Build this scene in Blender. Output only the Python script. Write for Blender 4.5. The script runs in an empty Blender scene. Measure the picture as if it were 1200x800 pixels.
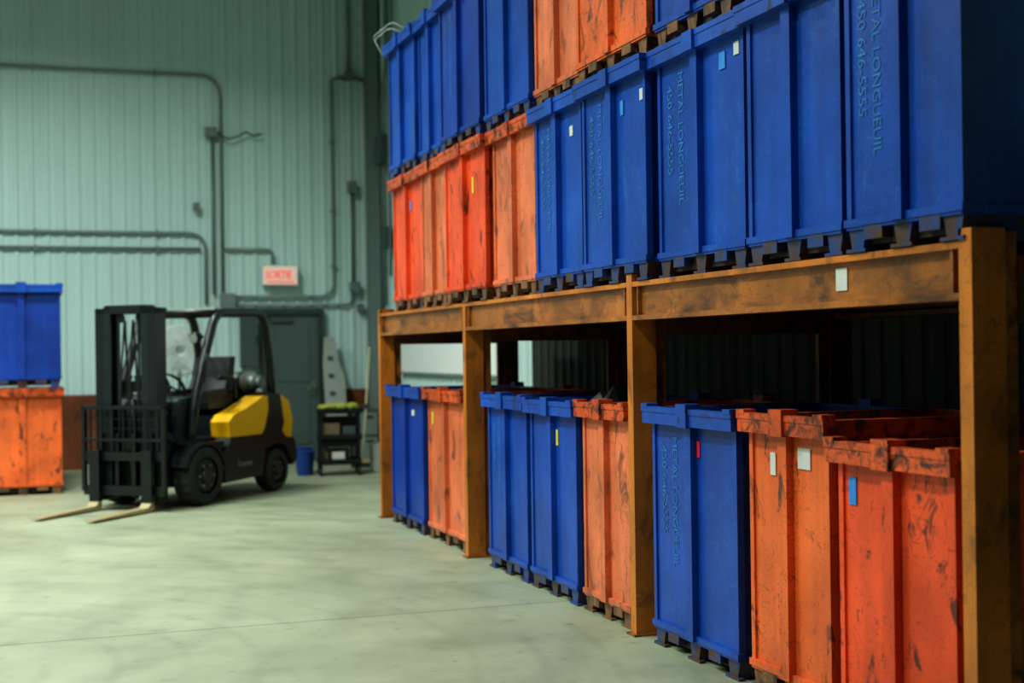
import bpy, bmesh, math, random
from mathutils import Vector, Matrix
random.seed(7)
sc = bpy.context.scene
try:
    sc.view_settings.view_transform = 'Standard'
except Exception:
    pass
try:
    sc.view_settings.look = 'Medium High Contrast'
except Exception:
    pass

# ------------------------------------------------------------------ materials
def new_mat(name):
    m = bpy.data.materials.new(name); m.use_nodes = True
    nt = m.node_tree
    return m, nt, nt.nodes['Principled BSDF']

def simple(name, col, rough=0.5, metal=0.0, emit=None, estr=0.0, var=0.15, scale=8.0):
    m, nt, b = new_mat(name)
    b.inputs['Roughness'].default_value = rough
    b.inputs['Metallic'].default_value = metal
    tc = nt.nodes.new('ShaderNodeTexCoord')
    n = nt.nodes.new('ShaderNodeTexNoise'); n.inputs['Scale'].default_value = scale; n.inputs['Detail'].default_value = 5
    nt.links.new(tc.outputs['Object'], n.inputs['Vector'])
    mx = nt.nodes.new('ShaderNodeMix'); mx.data_type = 'RGBA'
    mx.inputs[6].default_value = (*[c*(1-var) for c in col], 1)
    mx.inputs[7].default_value = (*[min(1, c*(1+var)) for c in col], 1)
    nt.links.new(n.outputs['Fac'], mx.inputs[0])
    nt.links.new(mx.outputs[2], b.inputs['Base Color'])
    if emit:
        b.inputs['Emission Color'].default_value = (*emit, 1)
        b.inputs['Emission Strength'].default_value = estr
    return m

def painted(name, col, chip, lo=0.60, hi=0.66, rough=0.42, fade=0.25, scale=5.0, stretch=(1,1,0.45), bump=0.15, scr=0.7, streak=0.4):
    """worn painted steel"""
    m, nt, b = new_mat(name)
    L = nt.links.new
    tc = nt.nodes.new('ShaderNodeTexCoord')
    oi = nt.nodes.new('ShaderNodeObjectInfo')
    mul = nt.nodes.new('ShaderNodeMath'); mul.operation = 'MULTIPLY'; mul.inputs[1].default_value = 37.0
    L(oi.outputs['Random'], mul.inputs[0])
    add = nt.nodes.new('ShaderNodeVectorMath'); add.operation = 'ADD'
    L(tc.outputs['Object'], add.inputs[0]); L(mul.outputs[0], add.inputs[1])
    n1 = nt.nodes.new('ShaderNodeTexNoise'); n1.inputs['Scale'].default_value = 2.2; n1.inputs['Detail'].default_value = 6
    L(add.outputs[0], n1.inputs['Vector'])
    mx = nt.nodes.new('ShaderNodeMix'); mx.data_type = 'RGBA'
    mx.inputs[6].default_value = (*[c*(1-fade) for c in col], 1)
    mx.inputs[7].default_value = (*[min(1, c*(1+fade)+0.004) for c in col], 1)
    r1 = nt.nodes.new('ShaderNodeMapRange'); r1.inputs[1].default_value = 0.3; r1.inputs[2].default_value = 0.7
    L(n1.outputs['Fac'], r1.inputs[0]); L(r1.outputs[0], mx.inputs[0])
    mp = nt.nodes.new('ShaderNodeMapping'); mp.inputs['Scale'].default_value = stretch
    L(add.outputs[0], mp.inputs['Vector'])
    n2 = nt.nodes.new('ShaderNodeTexNoise'); n2.inputs['Scale'].default_value = scale; n2.inputs['Detail'].default_value = 9
    n2.inputs['Roughness'].default_value = 0.68; n2.inputs['Distortion'].default_value = 0.7
    L(mp.outputs[0], n2.inputs['Vector'])
    r2 = nt.nodes.new('ShaderNodeMapRange'); r2.inputs[1].default_value = lo; r2.inputs[2].default_value = hi
    L(n2.outputs['Fac'], r2.inputs[0])
    mx2 = nt.nodes.new('ShaderNodeMix'); mx2.data_type = 'RGBA'
    mx2.inputs[7].default_value = (*chip, 1)
    L(r2.outputs[0], mx2.inputs[0]); L(mx.outputs[2], mx2.inputs[6])
    prev = mx2.outputs[2]
    gate = nt.nodes.new('ShaderNodeMapRange'); gate.inputs[1].default_value = lo-0.17; gate.inputs[2].default_value = lo-0.07
    L(n2.outputs['Fac'], gate.inputs[0])
    for sc_, dist, mid in ((3.5, 3.0, 0.47), (6.0, 1.5, 0.53)):
        n3 = nt.nodes.new('ShaderNodeTexNoise'); n3.inputs['Scale'].default_value = sc_; n3.inputs['Detail'].default_value = 3
        n3.inputs['Distortion'].default_value = dist
        L(add.outputs[0], n3.inputs['Vector'])
        s = nt.nodes.new('ShaderNodeMath'); s.operation = 'SUBTRACT'; s.inputs[1].default_value = mid
        L(n3.outputs['Fac'], s.inputs[0])
        ab = nt.nodes.new('ShaderNodeMath'); ab.operation = 'ABSOLUTE'; L(s.outputs[0], ab.inputs[0])
        r3 = nt.nodes.new('ShaderNodeMapRange'); r3.inputs[1].default_value = 0.0; r3.inputs[2].default_value = 0.009
        r3.inputs[3].default_value = scr; r3.inputs[4].default_value = 0.0
        L(ab.outputs[0], r3.inputs[0])
        mm = nt.nodes.new('ShaderNodeMath'); mm.operation = 'MULTIPLY'
        L(r3.outputs[0], mm.inputs[0]); L(gate.outputs[0], mm.inputs[1])
        mx3 = nt.nodes.new('ShaderNodeMix'); mx3.data_type = 'RGBA'
        mx3.inputs[7].default_value = (*[c*1.1 for c in chip], 1)
        L(mm.outputs[0], mx3.inputs[0]); L(prev, mx3.inputs[6]); prev = mx3.outputs[2]
    mp4 = nt.nodes.new('ShaderNodeMapping'); mp4.inputs['Scale'].default_value = (14, 14, 0.8)
    L(add.outputs[0], mp4.inputs['Vector'])
    n4 = nt.nodes.new('ShaderNodeTexNoise'); n4.inputs['Scale'].default_value = 1.0; n4.inputs['Detail'].default_value = 6
    L(mp4.outputs[0], n4.inputs['Vector'])
    r4 = nt.nodes.new('ShaderNodeMapRange'); r4.inputs[1].default_value = 0.42; r4.inputs[2].default_value = 0.75; r4.inputs[4].default_value = streak
    L(n4.outputs['Fac'], r4.inputs[0])
    mx4 = nt.nodes.new('ShaderNodeMix'); mx4.data_type = 'RGBA'
    mx4.inputs[7].default_value = (*[c*0.42+0.010 for c in col], 1)
    L(r4.outputs[0], mx4.inputs[0]); L(prev, mx4.inputs[6])
    L(mx4.outputs[2], b.inputs['Base Color'])
    b.inputs['Roughness'].default_value = rough
    bp = nt.nodes.new('ShaderNodeBump'); bp.inputs['Strength'].default_value = bump; bp.inputs['Distance'].default_value = 0.05
    L(n1.outputs['Fac'], bp.inputs['Height']); L(bp.outputs[0], b.inputs['Normal'])
    return m

BLUE = painted('blue_paint', (0.004, 0.065, 0.38), (0.02, 0.17, 0.48), lo=0.60, hi=0.80, rough=0.38, scr=0.5)
BLUE2 = painted('blue_paint_dark', (0.003, 0.042, 0.30), (0.02, 0.12, 0.38), lo=0.64, hi=0.82, rough=0.42, scr=0.5)
BLUERIM = painted('blue_rim_paint', (0.005, 0.075, 0.41), (0.02, 0.02, 0.03), lo=0.58, hi=0.67, scale=9)
ORANGE = painted('orange_paint', (0.84, 0.145, 0.030), (0.13, 0.035, 0.018), lo=0.565, hi=0.63, scale=8, fade=0.3)
ORANGE2 = painted('faded_orange_paint', (0.70, 0.175, 0.070), (0.24, 0.07, 0.04), lo=0.54, hi=0.65, scale=8, fade=0.3)
RED = painted('red_orange_paint', (0.87, 0.085, 0.018), (0.10, 0.022, 0.015), lo=0.57, hi=0.62, scale=8, fade=0.3)
ORIM = painted('orange_rim_paint', (0.66, 0.10, 0.02), (0.06, 0.022, 0.016), lo=0.48, hi=0.60, scale=12, stretch=(1,1,1))
RACKP = painted('rack_paint', (0.58, 0.185, 0.020), (0.16, 0.06, 0.018), lo=0.52, hi=0.68, scale=5, rough=0.4, fade=0.35)
RACKB = painted('rack_beam_paint', (0.40, 0.135, 0.020), (0.085, 0.035, 0.015), lo=0.46, hi=0.64, scale=6, rough=0.38, fade=0.4, stretch=(1, 0.35, 1))
RACKI = painted('rack_inner_dark', (0.20, 0.055, 0.015), (0.04, 0.018, 0.012), lo=0.46, hi=0.64, scale=6, rough=0.5)  # darker brown coat for rear posts, rear beams and cross members
FOOT = painted('skid_rust', (0.26, 0.115, 0.045), (0.03, 0.02, 0.015), lo=0.45, hi=0.6, scale=9)
FOOTB = painted('skid_blue', (0.012, 0.055, 0.22), (0.09, 0.045, 0.02), lo=0.43, hi=0.55, scale=9)
UNDER = simple('underside_dark_steel', (0.03, 0.022, 0.016), 0.7)
SCRAP = simple('scrap_metal', (0.06, 0.065, 0.065), 0.6, 0.3, var=0.6, scale=20)
TXTB = simple('stencil_teal', (0.015, 0.17, 0.44), 0.6, var=0.7, scale=14)
WHITE = simple('white_label', (0.6, 0.62, 0.58), 0.5)
YEL = simple('yellow_label', (0.75, 0.70, 0.05), 0.5)
REDL = simple('red_label', (0.65, 0.02, 0.05), 0.5)
CYAN = simple('blue_tape', (0.03, 0.25, 0.7), 0.5)
GREY = simple('galvanised_conduit', (0.20, 0.25, 0.24), 0.45, 0.2)
BOXG = simple('electrical_box_grey', (0.18, 0.24, 0.23), 0.5)
PANELG = simple('panel_grey', (0.06, 0.085, 0.085), 0.5)
DOORG = simple('door_paint', (0.085, 0.12, 0.115), 0.4)
FRAMEG = simple('door_frame_paint', (0.04, 0.055, 0.05), 0.4)
BLACK = simple('black_steel', (0.007, 0.010, 0.012), 0.38)
CHAR = simple('charcoal_paint', (0.012, 0.018, 0.021), 0.34)
RUBBER = simple('tyre_rubber', (0.024, 0.025, 0.024), 0.85)
HUB = simple('wheel_hub', (0.018, 0.020, 0.020), 0.5)
FYEL = simple('forklift_yellow', (0.78, 0.42, 0.005), 0.35, var=0.06)
SEATM = simple('seat_vinyl', (0.009, 0.010, 0.011), 0.5)
FORKM = simple('fork_steel', (0.40, 0.32, 0.18), 0.45, 0.2)
CHROME = simple('tank_steel', (0.20, 0.23, 0.22), 0.4, 0.4)
GUARDTOP = simple('guard_bar', (0.32, 0.37, 0.34), 0.5)
LETTER = simple('decal_grey', (0.30, 0.34, 0.32), 0.5)
FANW = simple('fan_white', (0.60, 0.66, 0.63), 0.4)
PWHITE = simple('white_sheet_panel', (0.85, 0.88, 0.86), 0.4, var=0.04)
ALU = simple('aluminium_sheet', (0.33, 0.36, 0.33), 0.5, 0.2)
WOOD = simple('broom_handle_wood', (0.55, 0.50, 0.28), 0.6)
BUCKB = simple('blue_plastic', (0.01, 0.05, 0.24), 0.4)
CLOTH = simple('rags', (0.30, 0.34, 0.04), 0.9, var=0.5)
LAMPM = simple('lamp_glow', (0.9, 0.95, 0.9), 0.5, emit=(0.9, 1, 0.93), estr=6)
SIGNW = simple('sign_face', (0.8, 0.66, 0.58), 0.4, emit=(1.0, 0.55, 0.45), estr=0.22)
SIGNR = simple('sign_letters', (0.9, 0.03, 0.02), 0.4, emit=(1.0, 0.03, 0.02), estr=0.5)
CARD = simple('cardboard', (0.16, 0.12, 0.07), 0.8)

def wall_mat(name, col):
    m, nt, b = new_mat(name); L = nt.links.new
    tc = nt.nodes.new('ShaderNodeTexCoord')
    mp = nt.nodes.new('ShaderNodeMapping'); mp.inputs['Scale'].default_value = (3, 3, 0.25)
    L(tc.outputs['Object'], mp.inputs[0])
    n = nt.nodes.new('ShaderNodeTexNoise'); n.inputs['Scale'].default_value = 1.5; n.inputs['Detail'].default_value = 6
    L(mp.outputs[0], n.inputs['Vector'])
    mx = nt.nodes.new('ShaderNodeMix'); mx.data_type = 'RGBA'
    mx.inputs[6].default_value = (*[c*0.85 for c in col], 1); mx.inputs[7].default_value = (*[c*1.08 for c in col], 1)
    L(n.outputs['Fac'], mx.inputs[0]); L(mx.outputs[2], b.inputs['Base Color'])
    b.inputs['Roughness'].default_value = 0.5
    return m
WALLM = wall_mat('corrugated_cladding', (0.56, 0.74, 0.72))
WALLD = wall_mat('shaded_cladding', (0.030, 0.038, 0.035))  # same cladding, with the dim light behind the rack put into its colour
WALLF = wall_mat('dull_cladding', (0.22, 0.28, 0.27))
KICK = painted('kickboard_plywood', (0.20, 0.055, 0.014), (0.06, 0.02, 0.012), lo=0.5, hi=0.7, scale=3, rough=0.6)
CEILM = simple('ceiling_liner', (0.14, 0.18, 0.17), 0.7)

def floor_mat():
    m, nt, b = new_mat('worn_concrete'); L = nt.links.new
    tc = nt.nodes.new('ShaderNodeTexCoord')
    n = nt.nodes.new('ShaderNodeTexNoise'); n.inputs['Scale'].default_value = 0.7; n.inputs['Detail'].default_value = 12
    n.inputs['Roughness'].default_value = 0.68
    L(tc.outputs['Object'], n.inputs['Vector'])
    cr = nt.nodes.new('ShaderNodeValToRGB')
    cr.color_ramp.elements[0].position = 0.3; cr.color_ramp.elements[0].color = (0.225, 0.250, 0.165, 1)
    cr.color_ramp.elements[1].position = 0.72; cr.color_ramp.elements[1].color = (0.355, 0.375, 0.260, 1)
    L(n.outputs['Fac'], cr.inputs[0])
    def rings(loc, scale, lo, hi, dist):
        mp = nt.nodes.new('ShaderNodeMapping'); mp.inputs['Location'].default_value = loc
        L(tc.outputs['Object'], mp.inputs[0])
        w = nt.nodes.new('ShaderNodeTexWave'); w.wave_type = 'RINGS'; w.rings_direction = 'Z'
        w.inputs['Scale'].default_value = scale; w.inputs['Distortion'].default_value = dist
        w.inputs['Detail'].default_value = 5; w.inputs['Detail Scale'].default_value = 0.8
        L(mp.outputs[0], w.inputs['Vector'])
        r = nt.nodes.new('ShaderNodeMapRange'); r.inputs[1].default_value = lo; r.inputs[2].default_value = hi
        L(w.outputs['Fac'], r.inputs[0])
        return r
    r1 = rings((2.5, -9.5, 0), 0.45, 0.62, 1.0, 1.6)
    r2 = rings((-3.5, -14.5, 0), 0.35, 0.70, 1.0, 1.4)
    r3 = rings((1.2, -7.2, 0), 0.9, 0.86, 1.0, 0.6)
    gn = nt.nodes.new('ShaderNodeTexNoise'); gn.inputs['Scale'].default_value = 1.1; gn.inputs['Detail'].default_value = 10
    gn.inputs['Roughness'].default_value = 0.65
    L(tc.outputs['Object'], gn.inputs['Vector'])
    gr = nt.nodes.new('ShaderNodeMapRange'); gr.inputs[1].default_value = 0.38; gr.inputs[2].default_value = 0.72
    L(gn.outputs['Fac'], gr.inputs[0])
    prev = cr.outputs[0]
    for r, amt in ((r1, 0.40), (r2, 0.36), (r3, 0.30)):
        mu = nt.nodes.new('ShaderNodeMath'); mu.operation = 'MULTIPLY'
        L(r.outputs[0], mu.inputs[0]); L(gr.outputs[0], mu.inputs[1])
        mu2 = nt.nodes.new('ShaderNodeMath'); mu2.operation = 'MULTIPLY'; mu2.inputs[1].default_value = amt
        L(mu.outputs[0], mu2.inputs[0])
        mx = nt.nodes.new('ShaderNodeMix'); mx.data_type = 'RGBA'
        mx.inputs[7].default_value = (0.12, 0.14, 0.10, 1)
        L(mu2.outputs[0], mx.inputs[0]); L(prev, mx.inputs[6]); prev = mx.outputs[2]
    for s_, a_, b__, amt in ((14, 0.64, 0.74, 0.5), (4.0, 0.60, 0.75, 0.35)):
        sn = nt.nodes.new('ShaderNodeTexNoise'); sn.inputs['Scale'].default_value = s_; sn.inputs['Detail'].default_value = 6
        L(tc.outputs['Object'], sn.inputs['Vector'])
        sr = nt.nodes.new('ShaderNodeMapRange'); sr.inputs[1].default_value = a_; sr.inputs[2].default_value = b__; sr.inputs[4].default_value = amt
        L(sn.outputs['Fac'], sr.inputs[0])
        mx = nt.nodes.new('ShaderNodeMix'); mx.data_type = 'RGBA'; mx.inputs[7].default_value = (0.11, 0.12, 0.08, 1)
        L(sr.outputs[0], mx.inputs[0]); L(prev, mx.inputs[6]); prev = mx.outputs[2]
    sp = nt.nodes.new('ShaderNodeSeparateXYZ'); L(tc.outputs['Object'], sp.inputs[0])
    a = nt.nodes.new('ShaderNodeMath'); a.operation = 'SUBTRACT'; a.inputs[1].default_value = 7.85; L(sp.outputs['Y'], a.inputs[0])
    w = nt.nodes.new('ShaderNodeMath'); w.operation = 'PINGPONG'; w.inputs[1].default_value = 3.0; L(a.outputs[0], w.inputs[0])
    r = nt.nodes.new('ShaderNodeMapRange'); r.inputs[1].default_value = 0.004; r.inputs[2].default_value = 0.014
    r.inputs[3].default_value = 0.6; r.inputs[4].default_value = 0.0
    L(w.outputs[0], r.inputs[0])
    mx = nt.nodes.new('ShaderNodeMix'); mx.data_type = 'RGBA'
    mx.inputs[7].default_value = (0.08, 0.085, 0.06, 1)
    L(r.outputs[0], mx.inputs[0]); L(prev, mx.inputs[6]); prev = mx.outputs[2]
    L(prev, b.inputs['Base Color'])
    rr = nt.nodes.new('ShaderNodeMapRange'); rr.inputs[3].default_value = 0.35; rr.inputs[4].default_value = 0.7
    L(n.outputs['Fac'], rr.inputs[0]); L(rr.outputs[0], b.inputs['Roughness'])
    return m
FLOORM = floor_mat()

# ------------------------------------------------------------------ mesh builder
_txt = {}
def text_data(s, size):
    k = (s, size)
    if k not in _txt:
        cu = bpy.data.curves.new('t', 'FONT'); cu.body = s; cu.size = size; cu.resolution_u = 2
        ob = bpy.data.objects.new('t', cu); sc.collection.objects.link(ob)
        bpy.context.view_layer.update()
        dg = bpy.context.evaluated_depsgraph_get()
        me = bpy.data.meshes.new_from_object(ob.evaluated_get(dg))
        _txt[k] = ([v.co.copy() for v in me.vertices], [tuple(p.vertices) for p in me.polygons])
        bpy.data.objects.remove(ob); bpy.data.curves.remove(cu); bpy.data.meshes.remove(me)
    return _txt[k]

class M:
    def __init__(s): s.bm = bmesh.new(); s.mats = []
    def ix(s, m):
        if m not in s.mats: s.mats.append(m)
        return s.mats.index(m)
    def mesh(s, verts, faces, mat, smooth=False):
        i = s.ix(mat); vs = [s.bm.verts.new(v) for v in verts]
        for f in faces:
            try:
                fc = s.bm.faces.new([vs[k] for k in f]); fc.material_index = i; fc.smooth = smooth
            except ValueError: pass
        return vs
    def box(s, x0, x1, y0, y1, z0, z1, mat):
        v = [(x, y, z) for x in (x0, x1) for y in (y0, y1) for z in (z0, z1)]
        return s.mesh(v, [(0,1,3,2),(4,6,7,5),(0,4,5,1),(2,3,7,6),(0,2,6,4),(1,5,7,3)], mat)
    def prism(s, pts, a0, a1, mat, axis='y', smooth=False):
        def mk(p, a): return (p[0], a, p[1]) if axis == 'y' else ((a, p[0], p[1]) if axis == 'x' else (p[0], p[1], a))
        n = len(pts); v = [mk(p, a0) for p in pts]+[mk(p, a1) for p in pts]
        f = [tuple(range(n)), tuple(range(2*n-1, n-1, -1))]+[(i, i+n, (i+1) % n+n, (i+1) % n) for i in range(n)]
        return s.mesh(v, f, mat, smooth)
    def cyl(s, p0, p1, r, mat, seg=20, r1=None, caps=True):
        r1 = r if r1 is None else r1
        p0, p1 = Vector(p0), Vector(p1); d = (p1-p0).normalized()
        a = Vector((0,0,1)) if abs(d.z) < 0.9 else Vector((1,0,0))
        u = d.cross(a).normalized(); w = d.cross(u)
        v = []
        for p, rr in ((p0, r), (p1, r1)):
            for k in range(seg):
                t = 2*math.pi*k/seg; v.append(p+u*math.cos(t)*rr+w*math.sin(t)*rr)
        f = [(k, (k+1) % seg, (k+1) % seg+seg, k+seg) for k in range(seg)]
        vs = s.mesh(v, f, mat, True)
        if caps:
            i = s.ix(mat)
            for rng in (range(seg), range(2*seg-1, seg-1, -1)):
                fc = s.bm.faces.new([vs[k] for k in rng]); fc.material_index = i
    def tube(s, pts, r, mat, seg=10, closed=False):
        pts = [Vector(p) for p in pts]; n = len(pts); v = []
        ref = None
        for k, p in enumerate(pts):
            if closed: t = pts[(k+1) % n]-pts[k-1]
            else: t = pts[min(k+1, n-1)]-pts[max(k-1, 0)]
            t.normalize()
            if ref is None:
                a = Vector((0,0,1)) if abs(t.z) < 0.9 else Vector((1,0,0)); ref = t.cross(a).normalized()
            u = (ref-t*ref.dot(t)).normalized(); ref = u; w = t.cross(u)
            for j in range(seg):
                th = 2*math.pi*j/seg; v.append(p+u*math.cos(th)*r+w*math.sin(th)*r)
        f = []
        for k in range(n if closed else n-1):
            k2 = (k+1) % n
            for j in range(seg):
                f.append((k*seg+j, k*seg+(j+1) % seg, k2*seg+(j+1) % seg, k2*seg+j))
        if not closed: f += [tuple(range(seg)), tuple(range(n*seg-1, (n-1)*seg-1, -1))]
        s.mesh(v, f, mat, True)
    def text(s, string, size, o, u, v, mat):
        vs, fs = text_data(string, size); o, u, v = Vector(o), Vector(u), Vector(v)
        s.mesh([o+u*p.x+v*p.y for p in vs], fs, mat)
    def bevel(s, w=0.004):
        e = [e for e in s.bm.edges if len(e.link_faces) == 2 and e.calc_face_angle(0) > 0.6]
        bmesh.ops.bevel(s.bm, geom=e, offset=w, segments=1, affect='EDGES', clamp_overlap=True)
    def obj(s, name, parent=None, loc=(0,0,0), rotz=0.0, normals=True):
        if normals: bmesh.ops.recalc_face_normals(s.bm, faces=s.bm.faces[:])
        me = bpy.data.meshes.new(name); s.bm.to_mesh(me); s.bm.free()
        for m in s.mats: me.materials.append(m)
        o = bpy.data.objects.new(name, me); sc.collection.objects.link(o)
        o.location = loc; o.rotation_euler = (0, 0, rotz)
        if parent: o.parent = parent
        return o

def empty(name, loc=(0,0,0), rotz=0.0):
    e = bpy.data.objects.new(name, None); sc.collection.objects.link(e)
    e.location = loc; e.rotation_euler = (0, 0, rotz); e.empty_display_size = 0.2
    return e

def fillet(pts, r=0.18, n=6):
    pts = [Vector(p) for p in pts]; out = [pts[0]]
    for k in range(1, len(pts)-1):
        a, b, c = pts[k-1], pts[k], pts[k+1]
        d1 = (a-b); d2 = (c-b); rr = min(r, d1.length*0.49, d2.length*0.49)
        p, q = b+d1.normalized()*rr, b+d2.normalized()*rr
        for j in range(n+1):
            t = j/n; out.append(p*(1-t)**2+b*2*t*(1-t)+q*t*t)
    out.append(pts[-1]); return out

# ------------------------------------------------------------------ room shell
YB = 19.6; XR = 4.75; XL = -8.0; YF = -7.0; HT = 8.2
m = M(); m.mesh([(XL, YF, 0), (XR, YF, 0), (XR, YB, 0), (XL, YB, 0)], [(0,1,2,3)], FLOORM); m.obj('floor')
m = M(); m.box(XL, XR, YF, YB, HT, HT+0.1, CEILM); m.obj('ceiling')

def corrugated(segs, mk, name, pitch=0.2, depth=0.018):
    m = M()
    for a0, a1, bands in segs:
        prof = []; a = a0
        while a < a1-1e-6:
            for da, dd in ((0, 0), (0.06, 0), (0.075, 0.35), (0.09, 0), (0.125, 0), (0.142, 1), (0.182, 1), (0.2, 0)):
                aa = a+da*pitch/0.2
                if aa <= a1+1e-6: prof.append((aa, dd*depth))
            a += pitch
        for z0, z1, mat in bands:
            v = []
            for (p, d) in prof: v.append(mk(p, d, z0)); v.append(mk(p, d, z1))
            f = [(2*i, 2*i+2, 2*i+3, 2*i+1) for i in range(len(prof)-1)]
            m.mesh(v, f, mat)
    return m.obj(name, normals=False)
corrugated([(XL, XR, [(0.0, HT, WALLM)])], lambda p, d, z: (p, YB-d, z), 'wall_back')
corrugated([(YF, 13.0, [(0.0, 2.6, WALLD), (2.6, HT, WALLM)]), (13.0, YB, [(0.0, HT, WALLM)])], lambda p, d, z: (XR-d, p, z), 'wall_right')  # low band along the rack is painted dark to stand for shade
corrugated([(YF, YB, [(0.0, HT, WALLF)])], lambda p, d, z: (XL+d, p, z), 'wall_left', pitch=0.4)
corrugated([(XL, XR, [(0.0, HT, WALLF)])], lambda p, d, z: (p, YF+d, z), 'wall_front', pitch=0.4)
m = M(); m.box(XL+0.05, 3.00, YB-0.055, YB-0.03, 0, 1.02, KICK)
for k in range(-6, 3): m.box(k*1.22, k*1.22+0.02, YB-0.062, YB-0.055, 0, 1.02, KICK)
m.obj('trim_1')
m = M(); m.box(3.94, XR-0.06, YB-0.055, YB-0.03, 0, 1.02, KICK); m.obj('trim_2')
m = M(); m.box(XR-0.055, XR-0.03, 12.9, YB-0.06, 0, 1.02, KICK); m.obj('trim_3')
m = M(); m.box(XR-0.06, XR-0.03, 14.0, 18.2, 1.27, 2.15, PWHITE); m.box(XR-0.068, XR-0.06, 14.0, 18.2, 1.25, 1.28, BOXG)
m.obj('white_wall_panel')
m = M(); m.box(XR-0.22, XR-0.06, YB-0.44, YB-0.42, 0, HT, BOXG); m.box(XR-0.22, XR-0.06, YB-0.26, YB-0.24, 0, HT, BOXG)
m.box(XR-0.145, XR-0.13, YB-0.42, YB-0.26, 0, HT, BOXG); m.obj('steel_column')
m = M()
for i, (yy, zz0) in enumerate(((18.9, 1.9), (18.75, 2.2), (18.5, 2.6))):
    m.tube(fillet([(XR-0.08, yy, zz0), (XR-0.08, yy, 5.2+0.3*i), (XR-0.08, yy-0.25, 5.5+0.3*i), (XR-0.08, yy-0.25, HT)], 0.15), 0.022, BOXG)
m.box(XR-0.18, XR-0.05, 18.6, 18.95, 4.2, 4.6, PANELG); m.box(XR-0.16, XR-0.05, 18.5, 18.7, 3.0, 3.3, PANELG)
m.obj('wall_cable_run')

m = M(); yd = YB-0.03
m.box(3.02, 3.10, yd-0.10, yd, 0, 2.18, FRAMEG); m.box(3.84, 3.92, yd-0.10, yd, 0, 2.18, FRAMEG); m.box(3.10, 3.84, yd-0.10, yd, 2.11, 2.18, FRAMEG)
m.box(3.10, 3.84, yd-0.05, yd-0.01, 0.01, 2.11, DOORG)
m.box(3.24, 3.70, yd-0.062, yd-0.05, 1.15, 1.9, DOORG); m.box(3.24, 3.70, yd-0.062, yd-0.05, 0.25, 0.95, DOORG)
m.box(3.72, 3.80, yd-0.07, yd-0.05, 0.95, 1.15, CHROME); m.cyl((3.76, yd-0.12, 1.05), (3.66, yd-0.12, 1.05), 0.012, CHROME)
m.cyl((3.76, yd-0.05, 1.05), (3.76, yd-0.12, 1.05), 0.012, CHROME)
m.box(3.15, 3.45, yd-0.10, yd-0.05, 2.00, 2.05, PANELG)
m.obj('door_1')

yc = YB-0.06
def con(pts, rr=0.022, fr=0.2, straps=()):
    m = M(); m.tube(fillet([(x, yc, z) for x, z in pts], fr), rr, GREY)
    for x, z, hor in straps:
        if hor: m.box(x-0.015, x+0.015, yc-0.03, YB-0.03, z-0.04, z+0.04, GREY)
        else: m.box(x-0.04, x+0.04, yc-0.027, YB-0.03, z-0.015, z+0.015, GREY)
    m.obj('electrical_conduit')
con([(-7.9, 5.47), (2.49, 5.47), (2.49, 2.42)], fr=0.3, straps=[(x, 5.47, 1) for x in (-6, -4, -2, 0, 1.6)])
con([(2.37, 4.60), (2.37, 2.4)])
con([(-7.9, 3.25), (2.26, 3.25), (2.26, 2.25)], fr=0.25, straps=[(x, 3.25, 1) for x in (-6, -4, -2, 0, 1.6)])
con([(-7.9, 3.03), (2.19, 3.03)], straps=[(x, 3.03, 1) for x in (-6, -4, -2, 0, 1.6)])
con([(2.53, 3.03), (3.2, 3.03), (3.2, 2.83)], fr=0.16)
con([(4.33, HT), (4.33, 5.63)])
con([(4.27, 5.53), (4.08, 5.53), (4.08, 2.36), (2.66, 2.36)], fr=0.22, straps=[(4.08, z, 0) for z in (4.6, 3.6, 2.8)])
con([(4.36, 3.86), (4.36, 2.58)], rr=0.02)
con([(4.34, 2.42), (4.34, 2.24), (2.66, 2.24)], rr=0.02, fr=0.12)
con([(4.39, 5.54), (4.56, 5.52)])
for x, z, w, h in ((2.35, 4.67, 0.16, 0.12), (4.33, 5.56, 0.11, 0.12), (4.62, 5.5, 0.10, 0.12), (4.36, 3.95, 0.11, 0.16), (4.38, 2.50, 0.13, 0.14),
                   (2.55, 2.30, 0.20, 0.20), (4.46, 2.2, 0.08, 0.10), (2.14, 3.62, 0.08, 0.10)):
    m = M(); m.box(x-w/2, x+w/2, YB-0.13, YB-0.03, z-h/2, z+h/2, BOXG); m.box(x-w/2-0.006, x+w/2+0.006, YB-0.138, YB-0.13, z-h/2-0.006, z+h/2+0.006, GREY)
    for sx in (-1, 1): m.cyl((x+sx*w*0.35, YB-0.142, z+sx*h*0.35), (x+sx*w*0.35, YB-0.137, z+sx*h*0.35), 0.008, BLACK, 8)
    m.bevel(0.004); m.obj('junction_box')
yk = YB-0.11
m = M(); m.tube([(2.44, yk, 4.68), (2.50, yk, 4.62), (2.60, yk, 4.58), (2.72, yk, 4.62), (2.84, yk, 4.69), (2.95, yk, 4.64), (3.06, yk, 4.67)], 0.014, PANELG); m.obj('loose_cable')
m = M(); m.box(2.72, 2.97, YB-0.19, YB-0.035, 1.35, 2.13, PANELG); m.box(2.735, 2.955, YB-0.20, YB-0.19, 1.37, 2.11, PANELG); m.box(2.93, 2.945, YB-0.22, YB-0.20, 1.7, 1.8, BLACK)
m.bevel(0.004); m.obj('electrical_panel')
m = M(); m.box(3.05, 3.53, YB-0.19, YB-0.12, 2.53, 2.79, SIGNW); m.box(3.04, 3.54, YB-0.15, YB-0.04, 2.52, 2.80, FANW)
m.text('SORTIE', 0.155, (3.075, YB-0.192, 2.61), (0.74, 0, 0), (0, 0, 1.05), SIGNR)
m.text('SORTIE', 0.155, (3.079, YB-0.1922, 2.613), (0.74, 0, 0), (0, 0, 1.05), SIGNR)
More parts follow.
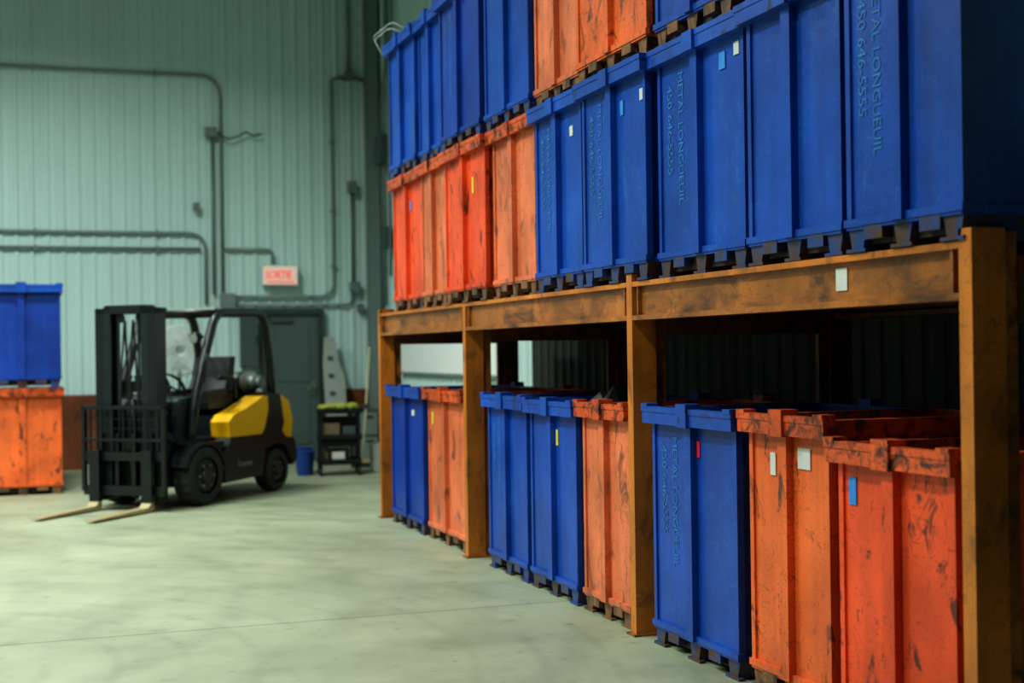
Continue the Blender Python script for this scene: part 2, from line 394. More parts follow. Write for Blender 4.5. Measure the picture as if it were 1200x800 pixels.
m.box(3.1, 3.48, YB-0.193, YB-0.19, 2.56, 2.575, SIGNR)
m.obj('exit_sign')

# ------------------------------------------------------------------ bins
def steel_bin(x, y0, y1, z, H, paint, rim, foot, D=1.1, text=False, labels=(), tab=False, rotz=None, fill=0.25, name=None, heap=0.0):
    W = (y1-y0)-0.05
    w = W/2; m = M()
    t = 0.02; zb = 0.10; zr = H-0.09
    for c in (-w+0.07, 0, w-0.07):
        m.prism([(c-0.035, 0), (c+0.035, 0), (c+0.06, zb), (c-0.06, zb)], 0.02, D-0.02, foot, axis='x')
        m.box(0.01, 0.04, c-0.065, c+0.065, 0.0, 0.014, foot)
    for c in (-w*0.48, w*0.48):
        m.box(0.008, 0.05, c-0.06, c+0.06, 0.045, zb, foot)
    m.box(0.055, D-0.055, -w+0.03, w-0.03, 0.028, zb, UNDER)
    m.box(0.01, D-0.01, -w+0.01, w-0.01, zb-0.012, zb+0.02, paint)
    m.box(0.025, 0.025+t, -w+0.02, w-0.02, zb, zr, paint)
    m.box(D-0.025-t, D-0.025, -w+0.02, w-0.02, zb, zr, paint)
    m.box(0.03, D-0.03, -w+0.022, -w+0.022+t, zb, zr, paint)
    m.box(0.03, D-0.03, w-0.022-t, w-0.022, zb, zr, paint)
    for sx in (0, 1):
        for sy in (-1, 1):
            xa, xb = (0.014, 0.05) if sx == 0 else (D-0.05, D-0.014)
            ya, yb = sorted((sy*(w-0.008), sy*(w-0.04)))
            m.box(xa, xb, ya, yb, zb, zr, paint)
    for sx in (0, 1):
        xa, xb = (-0.012, 0.03) if sx == 0 else (D-0.03, D+0.012)
        m.box(xa, xb, -0.036, 0.036, zb, zr, paint)
    for sy in (-1, 1):
        ya, yb = sorted((sy*(w-0.025), sy*(w+0.004)))
        m.box(D/2-0.032, D/2+0.032, ya, yb, zb, zr, paint)
    m.box(0.004, 0.03, -w, w, zb, zb+0.03, paint); m.box(D-0.03, D-0.004, -w, w, zb, zb+0.03, paint)
    q = 0.022
    m.box(-0.03, 0.045, -w-q, w+q, zr, H-0.012, rim); m.box(D-0.045, D+0.03, -w-q, w+q, zr, H-0.012, rim)
    m.box(0.045, D-0.045, -w-q, -w+0.045, zr, H-0.012, rim); m.box(0.045, D-0.045, w-0.045, w+q, zr, H-0.012, rim)
    m.box(-0.034, 0.015, -w-q-0.004, w+q+0.004, H-0.03, H-0.002, rim)
    th = 0.022 if tab else 0.0
    m.box(-0.046, 0.04, -0.055, 0.055, zr-0.005, H+th, rim)
    m.box(D-0.04, D+0.046, -0.055, 0.055, zr-0.005, H+th, rim)
    if tab:
        for sy in (-1, 1):
            ya, yb = sorted((sy*(w+q), sy*(w-0.05)))
            m.box(-0.036, 0.03, ya, yb, H-0.01, H+0.012, rim)
    m.bevel(0.004)
    n = 13; vs = []; fs = []
    rnd = random.Random(int(abs(x*31+y0*97+z*13)*10))
    for i in range(n):
        for j in range(n):
            px_, py_ = 0.05+(D-0.1)*i/(n-1), -w+0.05+(W-0.1)*j/(n-1)
            hh = heap*math.exp(-((px_-0.45)**2+(py_-0.05)**2)/0.05)
            vs.append((px_, py_, H-fill+rnd.uniform(-0.05, 0.06)+hh))
    for i in range(n-1):
        for j in range(n-1): fs.append((i*n+j, (i+1)*n+j, (i+1)*n+j+1, i*n+j+1))
    m.mesh(vs, fs, SCRAP)
    if text:
        zt = zr-0.06
        m.text('METAL LONGUEUIL', 0.076, (0.022, w*0.50, zt), (0, 0, -1), (0, -1, 0), TXTB)
        m.text('450 646-5555', 0.076, (0.022, w*0.76, zt-0.05), (0, 0, -1.08), (0, -1, 0), TXTB)
    for (ly, lz, lw, lh, lm) in labels:
        m.box(0.019, 0.0235, ly-lw/2, ly+lw/2, lz-lh/2, lz+lh/2, lm)
    nm = name or ('blue_steel_bin' if paint in (BLUE, BLUE2) else 'orange_steel_bin')
    if rotz is None:
        return m.obj(nm, loc=(x, (y0+y1)/2, z))
    return m.obj(nm, loc=(x, y0, z), rotz=rotz)

ZB = 1.912; HA = 1.178
tA = [(3.90, 4.68, BLUE, 1, ()), (4.68, 5.50, BLUE, 0, ()), (5.50, 6.48, BLUE, 1, ((-0.38, 1.02, 0.05, 0.06, WHITE), (-0.24, 0.99, 0.06, 0.08, CYAN))),
      (6.48, 7.42, BLUE, 1, ((-0.38, 0.98, 0.05, 0.06, WHITE), (-0.12, 0.95, 0.04, 0.08, CYAN))), (7.42, 8.27, BLUE, 1, ((0.10, 0.96, 0.025, 0.10, YEL), (-0.22, 0.95, 0.05, 0.06, WHITE))),
      (8.27, 9.19, ORANGE2, 0, ()), (9.19, 10.26, RED, 0, ((-0.2, 0.85, 0.03, 0.12, YEL),)), (10.26, 11.02, ORANGE2, 0, ()), (11.02, 12.05, RED, 0, ((0.1, 0.9, 0.04, 0.08, WHITE), (-0.1, 0.9, 0.04, 0.08, CYAN)))]
for i, (a, b_, p, t, lb) in enumerate(tA):
    blue = p in (BLUE, BLUE2)
    steel_bin(3.03+0.02*((i*7) % 3)-0.02, a, b_, ZB, HA, p, BLUERIM if blue else ORIM, FOOTB if blue else FOOT, text=bool(t), labels=lb)
tB = [(3.90, 4.70, BLUE), (4.70, 5.57, BLUE), (5.57, 6.45, BLUE), (6.45, 7.49, ORANGE), (7.49, 8.31, ORANGE2), (8.31, 9.29, BLUE), (9.29, 10.36, BLUE2), (10.36, 11.13, BLUE), (11.13, 12.07, BLUE)]
for i, (a, b_, p) in enumerate(tB):
    blue = p in (BLUE, BLUE2)
    steel_bin(3.01+0.02*((i*5) % 3), a, b_, ZB+HA, 1.22, p, BLUERIM if blue else ORIM, FOOTB if (blue and i > 4) else FOOT, tab=True, text=(i in (0, 1, 2, 6)))
g = [(4.02, 4.83, 1.17, RED, 0, ((0.28, 0.97, 0.05, 0.11, CYAN),), 3.05, 0), (4.85, 5.58, 1.255, ORANGE, 0, ((0.13, 1.03, 0.045, 0.10, WHITE), (-0.13, 1.07, 0.10, 0.09, WHITE)), 3.06, 0),
     (5.60, 6.58, 1.25, BLUE, 1, ((-0.06, 1.05, 0.03, 0.08, REDL),), 3.04, 0),
     (6.86, 7.60, 1.24, ORANGE2, 0, (), 3.06, 0), (7.62, 8.49, 1.23, BLUE, 0, ((-0.02-0.05, 1.0, 0.03, 0.1, YEL),), 3.05, 0.32), (8.50, 9.38, 1.24, BLUE, 1, (), 3.05, 0.1),
     (9.95, 11.05, 1.24, ORANGE2, 0, ((0.4, 1.0, 0.03, 0.1, YEL),), 3.07, 0), (11.08, 12.22, 1.24, BLUE2, 0, ((-0.2, 1.02, 0.08, 0.05, WHITE),), 3.05, 0)]
for (a, b_, H, p, t, lb, x, hp) in g:
    blue = p in (BLUE, BLUE2)
    steel_bin(x, a, b_, 0, H, p, BLUERIM if blue else ORIM, FOOTB if blue else FOOT, text=bool(t), labels=lb, tab=True, D=1.05, heap=hp)
steel_bin(-0.16, 16.26, 17.16, 0, 1.2, ORANGE, ORIM, FOOT, rotz=math.pi/2)
steel_bin(-0.16, 16.30, 17.20, 1.2, 1.17, BLUE2, BLUERIM, FOOTB, rotz=math.pi/2, tab=True)
steel_bin(-1.10, 16.36, 17.26, 0, 1.2, ORANGE, ORIM, FOOT, rotz=math.pi/2)
steel_bin(-1.10, 16.40, 17.30, 1.2, 1.17, BLUE2, BLUERIM, FOOTB, rotz=math.pi/2, tab=True)

# ------------------------------------------------------------------ rack
m = M(); x0 = 3.03
frames = [(3.90, 1.95), (6.73, 1.95), (9.76, 1.908), (12.45, 1.95)]
for y, h in frames:
    for xa, sgn in ((x0, 1), (4.40, -1)):
        a, b_ = (xa, xa+0.14) if sgn > 0 else (xa-0.14, xa)
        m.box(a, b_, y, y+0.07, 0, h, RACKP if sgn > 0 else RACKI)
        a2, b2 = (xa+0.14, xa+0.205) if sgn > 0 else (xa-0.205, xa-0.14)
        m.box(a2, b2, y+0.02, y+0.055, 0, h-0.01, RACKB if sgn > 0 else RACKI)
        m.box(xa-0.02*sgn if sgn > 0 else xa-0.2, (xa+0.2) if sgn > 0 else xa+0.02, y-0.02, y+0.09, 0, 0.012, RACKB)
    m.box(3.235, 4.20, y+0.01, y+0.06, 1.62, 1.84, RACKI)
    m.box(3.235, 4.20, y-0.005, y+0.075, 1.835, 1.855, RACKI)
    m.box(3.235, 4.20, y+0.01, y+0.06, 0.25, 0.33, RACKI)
for k in range(3):
    ya, yb = frames[k][0]+0.072, frames[k+1][0]-0.002
    for xf, s_ in ((x0+0.03, 1), (4.35, -1)):
        mb = RACKB if s_ > 0 else RACKI
        m.box(xf, xf+0.012, ya, yb, 1.71, 1.90, mb)
        lo, hi = (xf-0.03, xf+0.07) if s_ > 0 else (xf-0.06, xf+0.04)
        m.box(lo, hi, ya, yb, 1.882, 1.908, RACKP if s_ > 0 else RACKI); m.box(lo, hi, ya, yb, 1.702, 1.728, mb)
        for q in (0.04, yb-ya-0.06):
            m.box(lo+0.008, lo+0.03, ya+q, ya+q+0.015, 1.73, 1.892, mb)
    m.box(3.14, 4.28, ya+0.05, yb-0.05, 1.865, 1.885, UNDER)
    for q in (0.25, 0.5, 0.75): m.box(3.1, 4.34, ya+(yb-ya)*q-0.03, ya+(yb-ya)*q+0.03, 1.80, 1.865, RACKI)
m.box(x0+0.024, x0+0.031, 4.70, 4.78, 1.77, 1.86, WHITE)
m.bevel(0.003)
m.obj('pallet_rack')

m = M()
for k in range(2):
    m.tube(fillet([(3.02-0.02*k, 12.10, 4.25), (2.95, 12.2+0.03*k, 4.40+0.04*k), (3.05, 12.0-0.1*k, 4.48+0.03*k), (3.2, 11.8-0.1*k, 4.36)], 0.06), 0.004, FANW, 6)
m.obj('wire_scrap')

# ------------------------------------------------------------------ forklift
fk = empty('forklift', (1.20, 14.62, 0), math.atan2(-0.768, -0.64))
fk.scale = (1.04, 1.0, 0.965)
def wheel(name, x, y, r, wd, hubr):
    m = M(); s_ = 1 if y > 0 else -1
    seg = 40
    prof = [(-wd/2, r*0.62), (-wd/2, r*0.9), (-wd/2+0.02, r*0.98), (-wd*0.2, r), (wd*0.2, r), (wd/2-0.02, r*0.98), (wd/2, r*0.9), (wd/2, r*0.62)]
    vs = []; fs = []
    for k in range(seg):
        t = 2*math.pi*k/seg; rr_ = 1.0 if k % 2 else 0.965
        for i, (a, b_) in enumerate(prof):
            q = b_*(rr_ if 1 < i < 6 else 1)
            vs.append((q*math.cos(t), a, q*math.sin(t)))
    n = len(prof)
    for k in range(seg):
        for i in range(n-1): fs.append((k*n+i, k*n+i+1, ((k+1) % seg)*n+i+1, ((k+1) % seg)*n+i))
    m.mesh(vs, fs, RUBBER)
    m.cyl((0, -wd/2+0.01, 0), (0, wd/2-0.03, 0), r*0.63, HUB, 32)
    m.cyl((0, s_*(wd/2-0.04), 0), (0, s_*(wd/2-0.005), 0), r*0.60, BLACK, 32, r1=r*0.50)
    m.cyl((0, s_*(wd/2-0.02), 0), (0, s_*(wd/2+0.02), 0), hubr, HUB, 24)
    for k in range(6):
        t = k*math.pi/3; m.cyl((hubr*1.5*math.cos(t), s_*(wd/2-0.02), hubr*1.5*math.sin(t)), (hubr*1.5*math.cos(t), s_*(wd/2+0.01), hubr*1.5*math.sin(t)), 0.010, CHROME, 8)
    m.obj(name, parent=fk, loc=(x, y, r))
wheel('front_wheel_left', 0, 0.46, 0.32, 0.21, 0.08); wheel('front_wheel_right', 0, -0.46, 0.32, 0.21, 0.08)
wheel('rear_wheel_left', -1.44, 0.43, 0.25, 0.17, 0.06); wheel('rear_wheel_right', -1.44, -0.43, 0.25, 0.17, 0.06)
m = M()
m.prism([(0.30, 0.22), (0.38, 0.22), (0.36, 0.62), (0.2, 0.70), (-1.2, 0.70), (-1.2, 0.25), (-0.3, 0.18)], -0.34, 0.34, CHAR)
for s_ in (-1, 1):
    a, b_ = sorted((s_*0.34, s_*0.54))
    m.prism([(-0.36, 0.20), (-0.36, 0.40), (-0.48, 0.68), (-1.13, 0.68), (-1.15, 0.45), (-1.08, 0.22)], a, b_, CHAR)
    fen = []
    for k in range(9):
        t = math.radians(20+140*k/8); fen.append((0.39*math.cos(t), 0.31+0.37*math.sin(t)))
    for k in range(8, -1, -1):
        t = math.radians(20+140*k/8); fen.append((0.345*math.cos(t), 0.31+0.335*math.sin(t)))
    m.prism(fen, a, b_+(0.02 if s_ > 0 else 0), CHAR)
    m.box(-0.42, -0.30, a, b_, 0.36, 0.40, BLACK)
m.cyl((0, -0.42, 0.31), (0, 0.42, 0.31), 0.07, BLACK); m.cyl((-1.44, -0.40, 0.24), (-1.44, 0.40, 0.24), 0.05, BLACK)
m.bevel(0.008)
m.text('Counter', 0.085, (-0.60, 0.5425, 0.36), (-1, 0, 0), (0, 0, 1), LETTER)
m.obj('chassis', parent=fk)
m = M()
m.prism([(0.26, 0.66), (0.30, 0.98), (0.22, 1.14), (0.05, 1.16), (0.0, 1.10), (0.06, 0.66)], -0.42, 0.42, CHAR)
m.prism([(0.0, 0.62), (0.05, 0.66), (-0.42, 0.66), (-0.42, 0.62)], -0.5, 0.5, BLACK)
m.bevel(0.015)
m.cyl((0.05, 0.0, 1.10), (-0.16, 0.0, 1.24), 0.03, BLACK)
m.obj('dash_cowl', parent=fk)
m = M(); c = Vector((-0.18, 0, 1.26)); ax = Vector((-0.83, 0, 0.55)).normalized(); u = Vector((0, 1, 0)); w_ = ax.cross(u)
m.tube([c+u*0.17*math.cos(t)+w_*0.17*math.sin(t) for t in [2*math.pi*k/28 for k in range(28)]], 0.016, BLACK, 8, closed=True)
for t in (0.5, 2.6, 4.7): m.cyl(c, c+u*0.17*math.cos(t)+w_*0.17*math.sin(t), 0.012, BLACK, 8)
m.obj('steering_wheel', parent=fk)
m = M()
for k, yy in enumerate((-0.22, -0.29, -0.36)):
    m.cyl((0.08, yy, 1.12), (0.0, yy, 1.36), 0.008, BLACK, 8); m.cyl((0.0, yy, 1.35), (-0.01, yy, 1.39), 0.02, BLACK, 10)
m.obj('control_levers', parent=fk)
m = M()
hood = [(-0.48, 0.69), (-0.46, 0.86), (-0.54, 0.93), (-0.80, 1.00), (-1.14, 1.12), (-1.24, 1.12), (-1.24, 0.96), (-1.16, 0.76), (-1.10, 0.69)]
m.prism(hood, 0.30, 0.53, FYEL); m.prism(hood, -0.53, -0.30, FYEL)
m.prism([(-0.50, 0.69), (-0.50, 0.92), (-1.3, 1.06), (-1.3, 0.69)], -0.30, 0.30, CHAR)
m.bevel(0.02); m.obj('hood_panels', parent=fk)
m = M()
m.prism([(-1.38, 0.62), (-1.46, 1.10), (-1.56, 1.12), (-1.72, 1.04), (-1.80, 0.82), (-1.76, 0.60), (-1.62, 0.56)], -0.50, 0.50, FYEL)
m.prism([(-1.13, 0.50), (-1.16, 0.70), (-1.50, 0.74), (-1.62, 0.62), (-1.80, 0.60), (-1.86, 0.36), (-1.76, 0.28), (-1.70, 0.40), (-1.60, 0.53), (-1.42, 0.56)], -0.52, 0.52, CHAR)
m.prism([(-1.14, 0.66), (-1.46, 0.60), (-1.56, 0.80), (-1.48, 1.13), (-1.22, 1.16), (-1.25, 0.95)], -0.535, 0.535, BLACK)
m.prism([(-1.2, 0.3), (-1.8, 0.3), (-1.8, 0.65), (-1.2, 0.65)], -0.32, 0.32, CHAR)
m.bevel(0.025); m.obj('counterweight', parent=fk)
m = M()
m.box(-1.0, -0.50, -0.25, 0.25, 1.0, 1.06, BLACK); m.box(-0.98, -0.50, -0.24, 0.24, 1.06, 1.16, SEATM)
m.prism([(-0.90, 1.14), (-0.80, 1.14), (-0.90, 1.35), (-0.96, 1.58), (-1.06, 1.58), (-1.02, 1.35)], -0.23, 0.23, SEATM)
m.prism([(-0.86, 1.14), (-0.50, 1.14), (-0.50, 1.20), (-0.86, 1.22)], 0.18, 0.26, SEATM); m.prism([(-0.86, 1.14), (-0.50, 1.14), (-0.50, 1.20), (-0.86, 1.22)], -0.26, -0.18, SEATM)
m.bevel(0.025)
m.tube(fillet([(-0.95, 0.29, 1.10), (-0.93, 0.30, 1.34), (-0.62, 0.30, 1.34)], 0.08), 0.025, BLACK)
m.obj('seat', parent=fk)
m = M(); m.cyl((-1.40, -0.36, 1.27), (-1.40, 0.22, 1.27), 0.13, CHROME, 28); m.cyl((-1.40, 0.22, 1.27), (-1.40, 0.30, 1.27), 0.13, CHROME, 28, r1=0.06)
m.cyl((-1.40, 0.30, 1.27), (-1.40, 0.35, 1.27), 0.07, CHROME, 20)
for yy in (-0.2, 0.12): m.cyl((-1.40, yy-0.02, 1.27), (-1.40, yy+0.02, 1.27), 0.137, BLACK, 28)
m.box(-1.54, -1.26, -0.3, 0.3, 1.10, 1.15, BLACK)
m.obj('gas_tank', parent=fk)
m = M()
for s_ in (-1, 1):
    pth = fillet([(0.12, s_*0.46, 0.72), (0.02, s_*0.46, 1.20), (-0.34, s_*0.46, 2.06), (-1.26, s_*0.46, 2.08), (-1.40, s_*0.46, 1.5), (-1.42, s_*0.46, 1.05)], 0.16, 6)
    m.tube(pth, 0.048, BLACK, 10)
m.cyl((-0.36, -0.46, 2.07), (-0.36, 0.46, 2.07), 0.035, BLACK, 10); m.cyl((-1.24, -0.46, 2.07), (-1.24, 0.46, 2.07), 0.035, BLACK, 10)
for k in range(7):
    yy = -0.36+0.12*k; m.box(-1.22, -0.36, yy-0.012, yy+0.012, 2.065, 2.11, GUARDTOP)
m.box(-0.40, -0.34, -0.46, 0.46, 2.05, 2.12, GUARDTOP)
for yy in (-0.36, 0.36):
    m.cyl((-0.16, yy, 1.80), (-0.09, yy, 1.78), 0.06, BLACK, 16); m.cyl((-0.09, yy, 1.78), (-0.08, yy, 1.778), 0.05, GUARDTOP, 16)
    m.cyl((-0.25, yy, 1.80), (-0.16, yy, 1.80), 0.02, BLACK, 8)
m.cyl((-1.42, 0.40, 1.75), (-1.48, 0.40, 1.75), 0.04, REDL, 12)
m.tube(fillet([(-0.02, 0.53, 1.30), (0.06, 0.60, 1.45), (0.06, 0.62, 1.62)], 0.05), 0.01, BLACK, 6)
m.obj('overhead_guard', parent=fk)
m = M()
for s_ in (-1, 1):
    a = s_*0.345; wd = 0.02; xa = 0.38; h = 2.10
    m.box(xa, xa+0.16, min(a, a+s_*wd), max(a, a+s_*wd), 0.10, h, BLACK)
    for xx in (xa, xa+0.14):
        m.box(xx, xx+0.02, min(a, a-s_*0.085), max(a, a-s_*0.085), 0.10, h, BLACK)
    a = s_*0.24
    m.box(0.40, 0.54, min(a, a+s_*0.02), max(a, a+s_*0.02), 0.16, 2.12, CHAR)
    for xx in (0.40, 0.52): m.box(xx, xx+0.02, min(a, a-s_*0.06), max(a, a-s_*0.06), 0.16, 2.12, CHAR)
    m.cyl((0.36, s_*0.27, 0.2), (0.36, s_*0.27, 1.75), 0.032, BLACK, 14); m.cyl((0.36, s_*0.27, 1.7), (0.36, s_*0.27, 2.02), 0.02, CHROME, 12)
    m.box(0.48, 0.495, s_*0.12-0.012, s_*0.12+0.012, 0.5, 2.0, CHAR)
    m.cyl((0.46, s_*0.12-0.02, 2.0), (0.46, s_*0.12+0.02, 2.0), 0.05, BLACK, 16)
    m.tube(fillet([(0.43, s_*0.08, 0.5), (0.43, s_*0.06, 1.2), (0.48, s_*0.05, 2.0), (0.54, s_*0.05, 1.5), (0.56, s_*0.07, 0.7)], 0.06), 0.012, RUBBER, 6)
    m.cyl((0.12, s_*0.36, 0.62), (0.40, s_*0.345, 0.80), 0.035, BLACK, 12)
m.box(0.36, 0.54, -0.365, 0.365, 2.04, 2.10, BLACK); m.box(0.36, 0.40, -0.365, 0.365, 1.22, 1.34, BLACK); m.box(0.36, 0.40, -0.365, 0.365, 0.30, 0.46, BLACK)
m.box(0.40, 0.54, -0.24, 0.24, 2.09, 2.13, CHAR); m.box(0.40, 0.52, -0.24, 0.24, 0.62, 0.70, CHAR)
m.cyl((0.45, 0, 0.2), (0.45, 0, 1.15), 0.045, BLACK, 16)
m.bevel(0.004); m.obj('mast', parent=fk)
m = M(); xc = 0.56
m.box(xc, xc+0.04, -0.48, 0.48, 0.16, 0.26, BLACK); m.box(xc, xc+0.04, -0.48, 0.48, 0.52, 0.61, BLACK)
for yy in (-0.3, -0.10, 0.10, 0.3): m.box(xc-0.03, xc+0.01, yy-0.02, yy+0.02, 0.14, 0.80, BLACK)
for s_ in (-1, 1):
    m.box(xc+0.01, xc+0.05, s_*0.475-0.02, s_*0.475+0.02, 0.20, 1.08, BLACK)
m.box(xc+0.01, xc+0.05, -0.495, 0.495, 1.05, 1.09, BLACK); m.box(xc+0.01, xc+0.05, -0.48, 0.48, 0.72, 0.75, BLACK)
for k in range(7):
    yy = -0.40+0.1333*k; m.box(xc+0.02, xc+0.035, yy-0.009, yy+0.009, 0.58, 1.06, BLACK)
for zz in (0.85, 0.95): m.box(xc+0.02, xc+0.03, -0.48, 0.48, zz-0.005, zz+0.005, BLACK)
m.bevel(0.003); m.obj('carriage', parent=fk)
m = M()
for yy in (-0.31, 0.31):
    m.prism([(xc+0.05, 0.62), (xc+0.09, 0.62), (xc+0.09, 0.10), (xc+0.14, 0.055), (xc+0.94, 0.03), (xc+0.94, 0.022), (xc+0.08, 0.012), (xc+0.05, 0.03)], yy-0.055, yy+0.055, FORKM)
m.bevel(0.003)
for yy in (-0.31, 0.31): m.box(xc+0.042, xc+0.098, yy-0.06, yy+0.06, 0.10, 0.63, BLACK)
m.obj('forks', parent=fk)

# ------------------------------------------------------------------ pedestal fan
fn = empty('pedestal_fan', (1.78, 18.5, 0))
m = M(); m.cyl((0,0,0), (0,0,0.04), 0.28, BLACK, 28); m.cyl((0,0,0.04), (0,0,1.50), 0.025, BLACK, 12); m.obj('stand', parent=fn)
m = M(); m.cyl((0, 0.10, 1.60), (0, -0.06, 1.60), 0.09, BLACK, 20); m.cyl((0,0,1.45), (0,0,1.62), 0.03, BLACK); m.obj('motor', parent=fn)
m = M()
for rad, yy in ((0.33, -0.12), (0.33, 0.0), (0.335, -0.06), (0.25, -0.16), (0.17, -0.18), (0.09, -0.19), (0.29, -0.145), (0.21, -0.17), (0.13, -0.185)):
    m.tube([(rad*math.cos(t), yy, 1.60+rad*math.sin(t)) for t in [2*math.pi*k/36 for k in range(36)]], 0.009, FANW, 6, closed=True)
for k in range(30):
    t = 2*math.pi*k/30; c_, s_ = math.cos(t), math.sin(t)
    m.tube([(0.05*c_, -0.19, 1.6+0.05*s_), (0.2*c_, -0.175, 1.6+0.2*s_), (0.33*c_, -0.12, 1.6+0.33*s_), (0.33*c_, 0.0, 1.6+0.33*s_), (0.1*c_, 0.06, 1.6+0.1*s_)], 0.005, FANW, 5)
m.obj('cage', parent=fn)
m = M(); m.cyl((0, -0.14, 1.6), (0, -0.05, 1.6), 0.06, FANW, 16)
for k in range(4):
    t0 = k*math.pi/2; vs = []
    for (rr_, dt, yy) in ((0.05, -0.3, -0.12), (0.05, 0.3, -0.06), (0.29, 0.5, -0.06), (0.29, -0.45, -0.12)):
        vs.append((rr_*math.cos(t0+dt), yy, 1.6+rr_*math.sin(t0+dt)))
    m.mesh(vs, [(0,1,2,3)], FANW)
m.obj('blades', parent=fn)

# ------------------------------------------------------------------ clutter by the door
m = M(); v = []
for (x, z) in ((3.86, 0.0), (4.16, 0.0), (4.16, 1.2), (4.08, 1.45), (4.06, 1.76), (3.90, 1.78), (3.86, 1.4)):
    v.append((x, 18.95+0.45*(z/1.78), z))
v2 = [(a, b_+0.03, c_) for a, b_, c_ in v]; n = len(v)
m.mesh(v+v2, [tuple(range(n)), tuple(range(2*n-1, n-1, -1))]+[(i, i+n, (i+1) % n+n, (i+1) % n) for i in range(n)], ALU)
for zz in (0.95, 1.2, 1.45):
    m.box(3.93, 4.0, 18.94+0.45*zz/1.78-0.01, 18.94+0.45*zz/1.78+0.02, zz, zz+0.05, PANELG)
m.obj('leaning_metal_sheet')
ct = empty('tool_cart', (3.62, 17.15, 0), math.radians(-8))
m = M()
for sx in (-0.24, 0.24):
    for sy in (-0.18, 0.18):
        m.box(sx-0.018, sx+0.018, sy-0.018, sy+0.018, 0.10, 0.82, BLACK)
        m.cyl((sx-0.02, sy, 0.05), (sx+0.02, sy, 0.05), 0.05, RUBBER, 16)
for zz in (0.14, 0.45, 0.78):
    m.box(-0.27, 0.27, -0.21, 0.21, zz, zz+0.02, BLACK)
    for sy in (-0.21, 0.20): m.box(-0.27, 0.27, sy, sy+0.012, zz, zz+0.07, BLACK)
    for sx in (-0.27, 0.26): m.box(sx, sx+0.012, -0.21, 0.21, zz, zz+0.07, BLACK)
m.tube(fillet([(0.26, -0.18, 0.8), (0.38, -0.18, 0.88), (0.38, 0.18, 0.88), (0.26, 0.18, 0.8)], 0.05), 0.014, BLACK)
m.obj('frame', parent=ct)
m = M()
rnd = random.Random(3)
for k in range(9):
    cx, cy = rnd.uniform(-0.2, 0.2), rnd.uniform(-0.14, 0.14)
    ret = bmesh.ops.create_icosphere(m.bm, subdivisions=2, radius=0.07)
    i = m.ix(CLOTH)
    for v_ in ret['verts']:
        q = v_.co; v_.co = Vector((cx+q.x*rnd.uniform(0.9, 1.3), cy+q.y*rnd.uniform(0.8, 1.2), 0.86+q.z*rnd.uniform(0.5, 0.8)))
        for f in v_.link_faces: f.material_index = i
m.obj('rags', parent=ct)
m = M(); m.box(-0.2, 0.0, -0.15, 0.1, 0.47, 0.66, CARD); m.box(0.04, 0.2, -0.14, 0.05, 0.47, 0.62, PANELG); m.box(-0.15, 0.12, -0.16, 0.1, 0.16, 0.34, BLACK)
m.box(-0.10, 0.06, -0.165, -0.16, 0.20, 0.30, WHITE); m.box(-0.22, -0.05, -0.14, 0.14, 0.16, 0.30, CARD)
m.box(-0.24, 0.24, -0.15, 0.16, 0.36, 0.44, BLACK); m.box(-0.24, 0.22, 0.0, 0.16, 0.47, 0.74, BLACK)
m.bevel(0.006); m.obj('boxes', parent=ct)
def bucket(name, x, y, r, h, mat):
    m = M(); m.cyl((0,0,0), (0,0,h), r*0.82, mat, 24, r1=r, caps=False); m.cyl((0,0,0.0), (0,0,0.01), r*0.82, mat, 24)
    m.cyl((0,0,h*0.7), (0,0,h*0.72), r*0.9, PANELG, 24)
    m.tube([(r*math.cos(t), r*math.sin(t), h) for t in [2*math.pi*k/24 for k in range(24)]], 0.008, mat, 6, closed=True)
    m.tube([(r*math.cos(t), 0.0-r*0.4*math.sin(t), h-0.01-0.5*r*math.sin(t)) for t in [math.pi*k/12 for k in range(13)]], 0.004, BLACK, 6)
    m.obj(name, loc=(x, y, 0))
bucket('plastic_bucket', 3.20, 17.25, 0.12, 0.30, BUCKB)
bucket('plastic_bucket', 4.16, 17.3, 0.12, 0.36, FANW)
bucket('plastic_bucket', 3.26, 17.65, 0.12, 0.32, BUCKB)
bucket('paint_can', 0.62, 17.0, 0.09, 0.24, WHITE)
for i, (bx, by, tx, ty, tz) in enumerate(((4.12, 18.0, 4.35, 18.5, 1.62), (4.45, 17.6, 4.58, 18.1, 1.40))):
    m = M(); m.cyl((bx, by, 0.09), (tx, ty, tz), 0.013, WOOD, 10); m.box(bx-0.16, bx+0.16, by-0.03, by+0.03, 0.07, 0.11, WOOD)
    for k in range(16): m.box(bx-0.155+k*0.019, bx-0.145+k*0.019, by-0.028, by+0.028, 0.0, 0.07, PANELG)
    m.obj('push_broom')
m = M(); m.box(4.22, 4.52, 18.70, 19.1, 0.0, 0.75, PANELG); m.box(4.24, 4.50, 18.695, 18.70, 0.05, 0.36, BOXG); m.box(4.24, 4.50, 18.695, 18.70, 0.40, 0.71, BOXG)
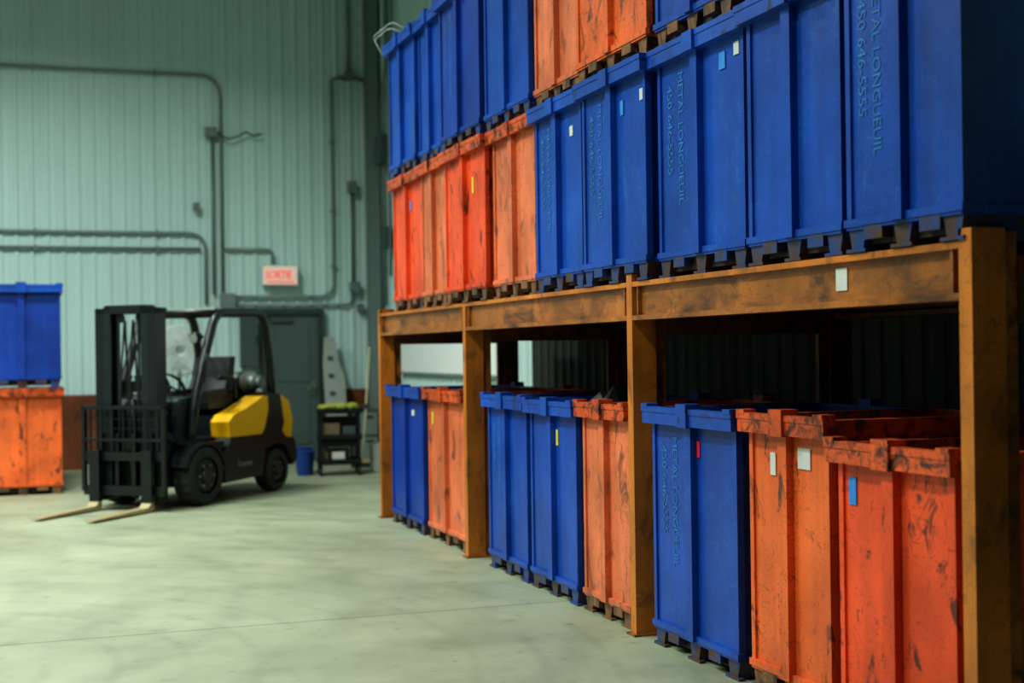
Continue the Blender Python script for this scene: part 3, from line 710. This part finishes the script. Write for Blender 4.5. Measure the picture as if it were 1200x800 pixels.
m.box(4.33, 4.43, 18.68, 18.695, 0.30, 0.32, BLACK); m.box(4.33, 4.43, 18.68, 18.695, 0.64, 0.66, BLACK); m.bevel(0.005); m.obj('storage_cabinet')

# ------------------------------------------------------------------ lamps
def lamp(x, y, e, size=0.9, col=(0.90, 1.0, 0.93)):
    p = empty('high_bay_lamp', (x, y, 7.55))
    m = M(); m.cyl((0,0,0.0), (0,0,0.25), 0.46, BOXG, 28, r1=0.12, caps=False); m.cyl((0,0,0.25), (0,0,0.45), 0.12, BOXG, 20)
    m.cyl((0,0,0.45), (0,0,HT-7.55), 0.01, BLACK, 6)
    m.cyl((0,0,0.06), (0,0,0.08), 0.34, LAMPM, 24); m.obj('housing', parent=p)
    l = bpy.data.lights.new('lamp_light', 'AREA'); l.shape = 'DISK'; l.size = size; l.energy = e; l.color = col
    l.spread = math.radians(145)
    o = bpy.data.objects.new('lamp_light', l); sc.collection.objects.link(o); o.parent = p; o.location = (0, 0, -0.05)
lamp(-1.8, 5.0, 250); lamp(-1.8, 9.5, 300); lamp(0.0, 14.0, 310)
lamp(-5.6, 5.0, 190); lamp(-5.6, 9.5, 210); lamp(-4.5, 14.0, 290)

w = bpy.data.worlds.new('World'); sc.world = w; w.use_nodes = True
w.node_tree.nodes['Background'].inputs[0].default_value = (0.5, 0.8, 0.8, 1); w.node_tree.nodes['Background'].inputs[1].default_value = 0.02

# ------------------------------------------------------------------ camera
cam = bpy.data.cameras.new('camera'); co = bpy.data.objects.new('camera', cam); sc.collection.objects.link(co); sc.camera = co
th = math.atan2(557, 1600); al = 0.014
fwd = Vector((math.sin(th), math.cos(th), 0)); rt = Vector((math.cos(th), -math.sin(th), 0)); up = Vector((0, 0, 1))
r2 = rt*math.cos(al)-up*math.sin(al); u2 = up*math.cos(al)+rt*math.sin(al)
R = Matrix((r2, u2, -fwd)).transposed().to_4x4()
co.matrix_world = Matrix.Translation((0, 0, 1.55)) @ R
cam.sensor_width = 36; cam.lens = 48; cam.shift_y = 0.0085
cam.dof.use_dof = True; cam.dof.focus_distance = 6.8; cam.dof.aperture_fstop = 1.6
cam.clip_start = 0.05
